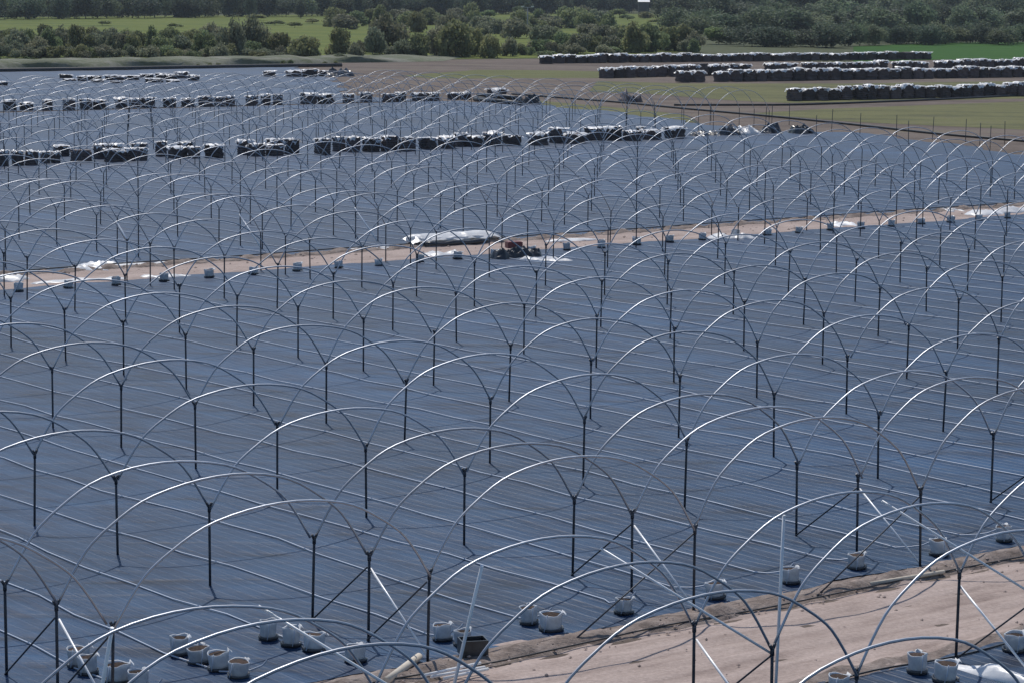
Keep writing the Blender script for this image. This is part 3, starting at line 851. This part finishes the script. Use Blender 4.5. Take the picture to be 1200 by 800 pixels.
def stack(x, y, w, d, h, rz, seed, cover=True, tilt=0):
    r = random.Random(seed); k = r.randrange(8)
    o = link('bag_stack', None, None, (x, y, -.01)); o.rotation_euler = (tilt + r.gauss(0, .028), tilt * .6 + r.gauss(0, .028), rz + r.gauss(0, .03) + (pi / 2) * r.randrange(4))
    if int(round((o.rotation_euler.z - rz) / (pi / 2))) % 2: w, d = d, w
    bd = link('stack_body', stack_meshes[k][0], o); bd.scale = (w, d, h)
    if cover:
        tp = link('top_sheet', stack_meshes[(k + seed) % 8][1], o); tp.scale = (w * 1.02, d * 1.02, h)
    return o
def px_row(items, text, group, cat='stack'):
    """items: (x0, x1, base y, top y, covered) read off the photograph"""
    items = sorted(items, key=lambda q: q[0] + q[1])
    for q, it in enumerate(items):
        x0, x1, yb, yt = it[:4]; cover = it[4] if len(it) > 4 else True; tilt = it[5] if len(it) > 5 else 0
        p = G((x0 + x1) / 2, yb); dist = P(p)[2]
        vis = (x1 - x0) / F * dist; h = (yb - yt) / F * dist * .86
        side = vis / 1.22
        n = 1
        c = p + Vector((0, side * .62, 0))
        o = stack(c.x, c.y, side, side, h, TB, 1000 + int(x0 * 7 + yb), cover, tilt)
        tag(o, '%s %s, %s from left' % ('White-topped dark stack' if cover else 'Uncovered dark stack', text, nth(q + 1)), cat, group)
R1 = [(-4, 9, 195, 174), (12, 27, 194.5, 175), (27, 43, 194.5, 175), (46, 58, 192.3, 176), (58, 70, 192, 176), (60, 80, 184, 169), (80, 106, 190, 174, False), (108, 126, 187, 167), (126, 143, 187, 166.5),
      (120, 143, 190.8, 173), (143, 158, 189.5, 172), (158, 172, 189, 171.5), (152, 172, 183, 166.5), (181, 195, 183.8, 164), (195, 219, 186, 170.5), (206, 226, 180, 165), (219, 234, 186, 170.5),
      (238, 261, 186, 167.5), (277, 297, 182, 162), (289, 310, 183.8, 167), (310, 330, 181, 161), (310, 332, 183.5, 168), (332, 350, 182, 161), (367, 387, 182, 160.5), (389, 405, 178, 158.5), (405, 422, 179, 158),
      (423, 445, 178.5, 160), (445, 466, 178, 157), (466, 487, 178, 159), (490, 512, 176, 160), (512, 534, 175, 158.5), (530, 548, 172.5, 154.5), (546, 566, 173, 158), (566, 588, 171.5, 153), (588, 611, 171, 157),
      (619, 643, 170.7, 154), (643, 664, 168.5, 148), (652, 687, 169, 154.5), (685, 708, 166, 148), (708, 729, 165.5, 146.5), (730, 752, 166, 152), (746, 757, 161, 147), (752, 776, 164.5, 151), (779, 804, 163, 147.5)]
px_row(R1, 'in the nearest stack row', 'stacks of the nearest row')
R1h = [(808, 842, 159.5, 154.5), (843, 866, 159, 149), (864, 888, 158.5, 150), (893, 912, 157, 147), (930, 950, 157, 147)]
for q, (x0, x1, yb, yt) in enumerate(R1h):
    p = G(x0, yb); p2 = G(x1, yb - .6); h = (yb - yt) / F * P(p)[2]
    crumple('film_heap', p + Z(0), p2, 2.6, h, M['darkfilm' if q != 2 else 'sheet'], 70 + q, label='%s slumped at the right end of nearest stack row, %s from left' % ('Dark film heap' if q != 2 else 'White-covered heap', nth(q + 1)), cat='heap')
R2 = [(2, 18, 129.7, 115.5), (21, 38, 129.7, 119), (48, 61, 129.5, 115.5), (72, 87, 129.5, 114), (92, 107, 128.6, 114.8), (107, 123, 128.5, 116), (134, 149, 127, 113, True, .14), (150, 164, 126.5, 114), (164, 181, 126.5, 113),
      (190, 206, 126, 114), (211, 227, 125.5, 114), (231, 249, 125, 111.5), (250, 263, 125, 112.5), (263, 275, 124.8, 111.2), (287, 302, 124, 111), (305, 317, 123, 109), (319, 331, 123, 109.5), (351, 371, 122.2, 107.8), (371, 391, 122, 109),
      (401, 415, 121, 109), (421, 436, 120, 107), (447, 463, 119.8, 109), (463, 476, 119.5, 107), (482, 498, 118.6, 108), (498, 515, 118.5, 107.5), (524, 538, 117.2, 108), (538, 552, 117, 107.2), (570, 594, 114.5, 103)]
px_row(R2, 'in the second stack row, well spaced', 'stacks of the second row')
R3 = [(-6, 8, 101, 95), (68, 84, 92.3, 87), (72, 88, 95.5, 92.5), (90, 101, 95.5, 88.5), (101, 118, 94.5, 88.2), (106, 121, 97, 93), (121, 144, 94.5, 88), (128, 143, 98, 95), (144, 162, 94.3, 88), (162, 179, 92, 86.5), (168, 190, 97.2, 91.5), (181, 196, 92, 85.5),
      (190, 207, 94, 86.5), (193, 210, 97, 93.5), (204, 220, 92, 83.5), (219, 233, 95, 87.5), (308, 323, 90, 82.5), (334, 353, 90.5, 82), (353, 372, 90.5, 80.5), (372, 392, 90, 82.5)]
px_row(R3, 'in the third stack row near far bank', 'low stacks of the third row')
crumple('film_heap', G(385, 90.5), G(409, 89), 3, 1.0, M['darkfilm'], 91, label='Low dark film heap at the right end of the third stack row', cat='heap')
# bundle of dark pipes at the end of the second row
pb = link('pipe_bundle', None, None, G(585, 121)); tag(pb, 'Long bundle of dark pipes on the ground at the end of the second stack row', 'pipes')
for q, (u0, v0, u1, v1, z) in enumerate([(556, 119, 612, 124, .25), (556, 118, 616, 122.5, .3), (558, 117, 612, 121, .3), (560, 118, 610, 122.5, .75)]):
    b = MB(); b.tube([G(u0, v0) + Z(z) - pb.location, G((u0 + u1) / 2, (v0 + v1) / 2) + Z(z + .05) - pb.location, G(u1, v1) + Z(z) - pb.location], .24, 8)
    link('pipe', b.mesh('pipe', M['hose']), pb)
crumple('film_heap', G(614, 123), G(632, 122), 2.4, .9, M['darkfilm'], 92, label='Dark film heap right of the long pipe bundle', cat='heap')
crumple('film_heap', G(724, 119.5), G(752, 119.5), 3.0, 1.2, M['stack'], 93, label='Low dark heap on bare soil beside the slanting pipe', cat='heap')

def line_row(u0, v0, u1, v1, gaps, hh, text, group, seed, pitch=2.45):
    a, b = G(u0, v0), G(u1, v1); L = (b - a).length; n = int(L / pitch); r = random.Random(seed); cnt = 0; d = (b - a).normalized(); ang = atan2(d.y, d.x)
    hprev = 1
    for k in range(n + 1):
        c = a + d * (k * pitch) + Vector((0, 1.0, 0)); u = P(c)[0]
        if any(abs(u - g) < wv for g, wv in gaps): continue
        hprev = .6 * hprev + .4 * r.uniform(.75, 1.2)
        cnt += 1
        c = c + Vector((r.gauss(0, .12), r.gauss(0, .2), 0))
        w_ = pitch * r.uniform(.82, .99)
        o = stack(c.x, c.y, w_, w_ * .8, hh * hprev * r.uniform(.93, 1.07), ang, seed * 100 + k, r.random() < .95)
        tag(o, 'White-topped dark stack in %s, %s from left' % (text, nth(cnt)), 'stack', group)
line_row(640, 75, 641, 75, [], 1.45, 'its own gap at left of farthest right-hand row', 'stacks of the farthest right-hand row', 41)
line_row(654, 74.5, 1106, 69.8, [(1094, 3)], 1.5, 'the farthest right-hand row', 'stacks of the farthest right-hand row', 42)
line_row(711, 91.8, 1010, 84.2, [(754, 2.5), (885, 9), (934, 5)], 1.7, 'the right-hand row hiding behind another row', 'stacks of the back middle right-hand row', 43)
line_row(1012, 84.2, 1215, 78.8, [(1040, 8), (1095, 4)], 1.6, 'the back right-hand row, right of the break', 'stacks of the back middle right-hand row', 46)
line_row(802, 96.8, 1215, 90.3, [(832.5, 2.5), (1090, 3)], 1.75, 'the front of the paired right-hand rows', 'stacks of the front middle right-hand row', 44)
line_row(932, 118.6, 1215, 112.6, [], 1.75, 'the nearest right-hand row behind the pipe', 'stacks of the nearest right-hand row', 45, 2.1)

# ------------------------------------------------------------------ vegetation
def crown_mesh(name, seed, rx, rz, zc, nlobe, nq, qs, mt, flat=.0, open_=.35):
    r = np.random.RandomState(seed)
    lc = r.normal(size=(nlobe, 3)); lc /= np.linalg.norm(lc, axis=1)[:, None]
    rad = r.uniform(.35, .85, nlobe)[:, None]
    lc = lc * rad * np.array([rx, rx, rz]) * .8
    lr = r.uniform(.26, .55, nlobe) * min(rx, rz) * 1.05
    ltint = r.uniform(.1, .9, nlobe)
    pick = r.choice(nlobe, nq, p=lr ** 2 / (lr ** 2).sum())
    n = r.normal(size=(nq, 3)); n /= np.linalg.norm(n, axis=1)[:, None]
    shell = 1 - open_ * r.uniform(0, 1, nq) ** 1.5
    shell *= 1 + .14 * r.normal(size=nq)
    pos = lc[pick] + n * (lr[pick] * shell)[:, None] * np.array([1.15, 1.15, 1 - flat])
    keep = pos[:, 2] > -rz * .98
    pos, n, pick = pos[keep], n[keep], pick[keep]; nq = len(pos)
    nr = n + .75 * r.normal(size=(nq, 3)); nr /= np.linalg.norm(nr, axis=1)[:, None]
    t1 = np.cross(nr, r.normal(size=(nq, 3))); t1 /= np.linalg.norm(t1, axis=1)[:, None]; t2 = np.cross(nr, t1)
    s1 = qs * r.uniform(.5, 1.25, nq)[:, None]; s2 = s1 * r.uniform(.45, .9, nq)[:, None]
    pos = pos + np.array([0, 0, zc])
    V = np.stack([pos - t1 * s1, pos - t2 * s2 * .8 + t1 * s1 * .1, pos + t1 * s1, pos + t2 * s2], 1).reshape(-1, 3)
    me = D.meshes.new(name)
    me.vertices.add(nq * 4); me.vertices.foreach_set('co', V.ravel())
    me.loops.add(nq * 4); me.loops.foreach_set('vertex_index', np.arange(nq * 4))
    me.polygons.add(nq); me.polygons.foreach_set('loop_start', np.arange(0, nq * 4, 4)); me.polygons.foreach_set('loop_total', np.full(nq, 4))
    at = me.attributes.new('tint', 'FLOAT', 'FACE')
    at.data.foreach_set('value', np.clip(ltint[pick] * .6 + r.uniform(0, .45, nq), 0, 1).astype(np.float32))
    me.materials.append(mt); me.update(calc_edges=True); me.validate()
    return me
def trunk_mesh(name, seed, h, r0, mt, limbs=5, spread=2.0):
    r = random.Random(seed); b = MB()
    b.tube([(0, 0, -.2), (.1 * r.uniform(-1, 1), .1 * r.uniform(-1, 1), h * .35), (.3 * r.uniform(-1, 1), .3 * r.uniform(-1, 1), h * .7), (.4 * r.uniform(-1, 1), .4 * r.uniform(-1, 1), h)], [r0, r0 * .8, r0 * .55, r0 * .2], 7)
    for k in range(limbs):
        a = k * 2.4 + r.uniform(0, 1); z = h * r.uniform(.35, .75)
        b.tube([(0, 0, z), (cos(a) * spread * .5, sin(a) * spread * .5, z + spread * .45), (cos(a) * spread, sin(a) * spread, z + spread * .7)], [r0 * .45, r0 * .3, r0 * .1], 5)
    return b.mesh(name, mt)
BUSH = [crown_mesh('bush_crown', 10 + s, 1.0, .62, .50, 13 + 2 * (s % 3), 2000, .085, M['leaf_bush' if s % 2 else 'leaf_gray'], .1) for s in range(8)]
TREE = {'dark': [crown_mesh('crown', 30 + s, .56, .50, .46, 16 + s, 2900, .040, M['leaf_tree']) for s in range(5)],
        'mid': [crown_mesh('crown', 50 + s, .56, .48, .44, 15 + s, 2900, .040, M['leaf_mid']) for s in range(5)],
        'light': [crown_mesh('crown', 70 + s, .45, .38, .6, 9, 1800, .045, M['leaf_light']) for s in range(2)]}
TRUNK = [trunk_mesh('trunk', s, .78, .022, M['bark'], 5, .2) for s in range(3)]
PTRUNK = [trunk_mesh('trunk', 9, .85, .03, M['palebark'], 4, .2)]
STEM = [trunk_mesh('stems', 20 + s, .8, .05, M['bark'], 5, .5) for s in range(2)]
vr = random.Random(17)
bushes = []; trees = []
def bush(u, v, wpx, hpx, hint=None):
    p = G(u, v); d = P(p)[2]; bushes.append((p, wpx / F * d / 2, hpx / F * d, hint))
def tree(u, v, wpx, hpx, kind):
    p = G(u, v); d = P(p)[2]; trees.append((p, wpx / F * d, hpx / F * d, kind))
# left shrub belt
for k in range(34):
    u = -8 + k * 10.2; bush(u + vr.uniform(-4, 4), 67 - vr.uniform(0, 6), vr.uniform(24, 38), vr.uniform(16, 31))
for k in range(22):
    u = 0 + k * 12; bush(u + vr.uniform(-5, 5), 57 - vr.uniform(0, 6), vr.uniform(22, 34), vr.uniform(14, 24))
for k in range(36):
    u = -8 + k * 9.6; bush(u + vr.uniform(-4, 4), 69.5 - vr.uniform(0, 2.5), vr.uniform(18, 30), vr.uniform(9, 17))
for k in range(34):
    u = vr.uniform(-5, 410); bush(u, vr.uniform(70.5, 78), vr.uniform(6, 14), vr.uniform(2.5, 6), 'light' if k % 3 == 0 else None)
for k in range(30):
    u = 420 + k * 13.5; bush(u + vr.uniform(-5, 5), 66 - vr.uniform(0, 4) - max(0, u - 620) * .022, vr.uniform(18, 32), vr.uniform(9, 18))
# individual taller shrubs
for u, v, w_, h_ in [(272, 68, 36, 42), (258, 70, 26, 18), (298, 64, 38, 42), (250, 66, 22, 30), (358, 71, 46, 30), (345, 70, 26, 22), (398, 68, 40, 32), (416, 70, 22, 18), (440, 68, 36, 36), (455, 64, 46, 44), (472, 67, 30, 22),
                     (492, 67, 36, 26), (515, 66, 44, 38), (535, 67, 52, 40), (556, 66, 34, 34), (575, 68, 34, 28), (598, 66, 26, 24), (560, 50, 34, 22), (604, 45, 40, 22), (636, 52, 38, 22), (660, 62, 34, 22), (680, 63, 36, 24), (694, 61, 30, 20),
                     (716, 62, 34, 20), (742, 62, 38, 32), (760, 61, 44, 30), (780, 60, 44, 30), (800, 60, 40, 28), (815, 61, 26, 24), (705, 50, 40, 20), (650, 47, 34, 14), (725, 46, 40, 18), (690, 44, 36, 16),
                     (100, 70, 18, 12), (150, 72, 14, 7), (205, 72, 24, 14), (54, 76, 12, 6), (66, 76, 8, 6), (20, 66, 28, 18, ), (170, 74, 16, 6), (395, 72, 24, 10), (640, 67, 30, 8), (620, 65, 18, 10)]:
    bush(u, v, w_, h_)
# second belt at mid distance
for k in range(24):
    u = 395 + k * 14; bush(u + vr.uniform(-6, 6), 40 - vr.uniform(0, 12), vr.uniform(26, 42), vr.uniform(14, 26))
for k in range(12):
    u = 400 + k * 36; bush(u + vr.uniform(-12, 12), 24 - vr.uniform(0, 5), vr.uniform(16, 30), vr.uniform(7, 13), 'light' if k % 2 else None)
for u, v in [(300, 24), (322, 30), (345, 33), (366, 28), (120, 30), (90, 34), (205, 33), (640, 30), (660, 26), (690, 28), (735, 24), (770, 28), (800, 24)]:
    bush(u, v, vr.uniform(18, 34), vr.uniform(5, 9), 'light')
# right tree mass
for u, v, w_, h_, kd in [(842, 52, 46, 22, 'light'), (815, 46, 50, 32, 'mid'), (852, 52, 44, 22, 'mid'), (872, 54, 46, 26, 'dark'), (900, 55, 50, 28, 'dark'), (925, 40, 70, 36, 'mid'), (915, 55, 44, 22, 'mid'), (950, 55, 48, 26, 'dark'), (975, 56, 56, 34, 'dark'), (995, 54, 40, 30, 'dark'), (935, 54, 34, 16, 'mid'),
                         (885, 40, 60, 34, 'mid'), (955, 40, 60, 30, 'mid'), (845, 40, 60, 30, 'mid')]:
    tree(u, v, w_, h_, kd)
for k in range(22):
    u = 1008 + k * 10; tree(u + vr.uniform(-4, 4), 54 - vr.uniform(0, 4) - (u - 1000) * .004, vr.uniform(26, 42), vr.uniform(20, 30), vr.choice(['mid', 'dark', 'mid']))
for k in range(24):
    u = 800 + k * 18; tree(u + vr.uniform(-6, 6), 40 - vr.uniform(0, 6), vr.uniform(44, 66), vr.uniform(30, 48), vr.choice(['mid', 'dark', 'mid', 'dark']))
for k in range(26):
    u = 790 + k * 17; tree(u + vr.uniform(-6, 6), 26 - vr.uniform(0, 5), vr.uniform(40, 60), vr.uniform(34, 50), vr.choice(['dark', 'mid']))
# back wood along the top of the photograph
for k in range(62):
    u = -14 + k * 14; v = 23.5 - u * .010 if u < 830 else 15
    tree(u + vr.uniform(-5, 5), v - vr.uniform(0, 1.5), vr.uniform(26, 44), vr.uniform(26, 40), vr.choice(['dark', 'dark', 'dark', 'mid']))
for k in range(46):
    u = -10 + k * 19; v = 20 - u * .010
    tree(u + vr.uniform(-7, 7), v - vr.uniform(0, 2), vr.uniform(34, 54), vr.uniform(36, 46), 'dark')
bushes.sort(key=lambda q: P(q[0])[0]); trees.sort(key=lambda q: P(q[0])[0])
cnt = {}
for p, r_, h, hint in bushes:
    u, v, d = P(p); tall = h > 5
    reg = 'in the front shrub belt' if v > 58 else ('in the middle of the shrubland' if v > 36 else 'before the back wood')
    ty = ('tall' if tall else 'low')
    key = (ty, reg); cnt[key] = cnt.get(key, 0) + 1
    me = BUSH[vr.randrange(8)]
    o = link('bush', None, None, p - Z(.1), vr.uniform(0, 6.28))
    f = link('foliage', me if hint is None else TREE['light'][vr.randrange(2)], o)
    if hint is None: f.scale = (r_ * 1.12, r_ * 1.12, h / 1.02)
    else: f.scale = (r_ * 2, r_ * 2, h)
    s_ = link('stems', STEM[vr.randrange(2)], o); s_.scale = (r_ * .6, r_ * .6, h * .8)
    tag(o, '%s green bush %s, %s such bush from left' % (ty.capitalize(), reg, nth(cnt[key])), 'bush', 'bushes beyond the field')
cnt = {}
for p, w_, h, kd in trees:
    u, v, d = P(p)
    if u > 790 and d < 1000 and v > 44: reg = 'along the front of right-hand wood'
    elif u > 780 and d < 1150: reg = 'deep in the right-hand wood'
    else: reg = 'in the dark back wood'
    wd = {'dark': 'Dark green', 'mid': 'Mid green', 'light': 'Pale green'}[kd]
    key = (wd, reg); cnt[key] = cnt.get(key, 0) + 1
    o = link('tree', None, None, p - Z(.1), vr.uniform(0, 6.28))
    c = link('crown', vr.choice(TREE[kd]), o); c.scale = (w_, w_, h)
    t = link('trunk', TRUNK[vr.randrange(3)], o); t.scale = (h * .8, h * .8, h)
    tag(o, '%s leafy tree %s, %s of that colour from left' % (wd, reg, nth(cnt[key])), 'tree', 'trees beyond the field')
# a few pale trunks in front of the back wood
for q, (u, v, hp_) in enumerate([(294, 21, 22), (352, 21, 20), (420, 20, 22), (545, 18, 20)]):
    p = G(u, v + 1); d = P(p)[2]; h = hp_ / F * d
    o = link('tree', None, None, p, q * 1.3)
    t = link('trunk', PTRUNK[0], o); t.scale = (h * .55, h * .55, h * 1.1)
    c = link('crown', TREE['dark'][q], o); c.scale = (h * .7, h * .7, h * 1.35)
    tag(o, 'Pale-trunked tree at the front of the back wood, %s pale trunk from left' % nth(q + 1), 'tree', 'pale-trunked trees')
# lamp mast
p = G(618, 42); d = P(p)[2]; h = 33 / F * d
o = link('lamp_mast', None, None, p); tag(o, 'Slender grey lamp mast with a crossbar standing among the bushes', 'mast')
b = MB(); b.tube([(0, 0, -.2), (0, 0, h * .5), (0, 0, h)], [.28, .22, .15], 8); link('mast', b.mesh('mast', M['concrete']), o)
b = MB(); b.box((-1.5, -.12, h - .2), (1.5, .12, h)); link('crossbar', b.mesh('crossbar', M['concrete']), o)
for x in (-1.4, 1.4):
    b = MB(); b.box((x - .45, -.4, h + .01), (x + .45, .3, h + .32)); link('lamp', b.mesh('lamp', M['roof']), o)
# pale shed roofs glimpsed among the far trees
for q, (u, v, wpx, lab) in enumerate([(214, 20.5, 20, 'Pale low shed roof at the foot of the back wood, left'), (62, 12.5, 16, 'Small pale shed roof between the dark trees at far left'), (754, 5.5, 14, 'Small white shed roof among the dark trees, right of centre')]):
    p = G(u, max(v, 18)) + Vector((0, -3, 0)); d = P(p)[2]; w_ = wpx / F * d; zt = (max(v, 18) - v) / F * d + 1.2
    o = link('shed', None, None, p); tag(o, lab, 'shed', 'pale sheds')
    b = MB(); b.box((-w_ / 2 + .3, 0, 0), (w_ / 2 - .3, 4, zt)); link('wall', b.mesh('wall', M['shedwall']), o)
    b = MB(); v0 = len(b.v)
    for x in (-w_ / 2, w_ / 2):
        for y, z in ((-.5, zt), (2, zt + .9), (4.5, zt), (2, zt + .7)): b.v.append(Vector((x, y, z + .01)))
    for k in range(4): b.quad(v0 + k, v0 + (k + 1) % 4, v0 + 4 + (k + 1) % 4, v0 + 4 + k)
    b.quad(v0, v0 + 1, v0 + 2, v0 + 3); b.quad(v0 + 7, v0 + 6, v0 + 5, v0 + 4)
    link('roof', b.mesh('roof', M['roof']), o)

# ------------------------------------------------------------------ air
HX, HY0, HY1 = 6100, -400, 12100
b = MB(); b.box((-HX, HY0, -1.1), (HX, HY1, 60))
hm = D.materials.new('thin_haze'); hm.use_nodes = True; hn = hm.node_tree
for n_ in list(hn.nodes):
    if n_.type == 'BSDF_PRINCIPLED': hn.nodes.remove(n_)
pv = hn.nodes.new('ShaderNodeVolumePrincipled'); pv.inputs['Color'].default_value = (.80, .88, 1, 1); pv.inputs['Density'].default_value = HAZE; pv.inputs['Anisotropy'].default_value = .0
hn.links.new(pv.outputs[0], hn.nodes['Material Output'].inputs['Volume'])
tag(link('haze', b.mesh('haze', hm)), kind='stuff')
scene.cycles.volume_bounces = 0

# ------------------------------------------------------------------ light
EL, AX, AY = radians(55), -.22, .9755
S = Vector((AX * cos(EL), AY * cos(EL), sin(EL))).normalized()
ld = D.lights.new('sun', 'SUN'); ld.energy = 3.6; ld.angle = radians(.53); ld.color = (1, .95, .88)
lo = D.objects.new('sun', ld); col.objects.link(lo); lo.rotation_euler = (-S).to_track_quat('-Z', 'Y').to_euler()
wd = D.worlds.new('World'); scene.world = wd; wd.use_nodes = True
nt = wd.node_tree; bg = nt.nodes['Background']
sk = nt.nodes.new('ShaderNodeTexSky'); sk.sky_type = 'NISHITA'; sk.sun_disc = False
sk.sun_elevation = EL; sk.sun_rotation = atan2(AX, AY); sk.air_density = 1.1; sk.dust_density = .25; sk.ozone_density = 4.0
nt.links.new(sk.outputs[0], bg.inputs['Color']); bg.inputs['Strength'].default_value = .10
vs = scene.view_settings; vs.view_transform = 'Standard'; vs.look = 'None'; vs.exposure = 0; vs.gamma = 1; vs.use_curve_mapping = False
scene.cycles.max_bounces = 5
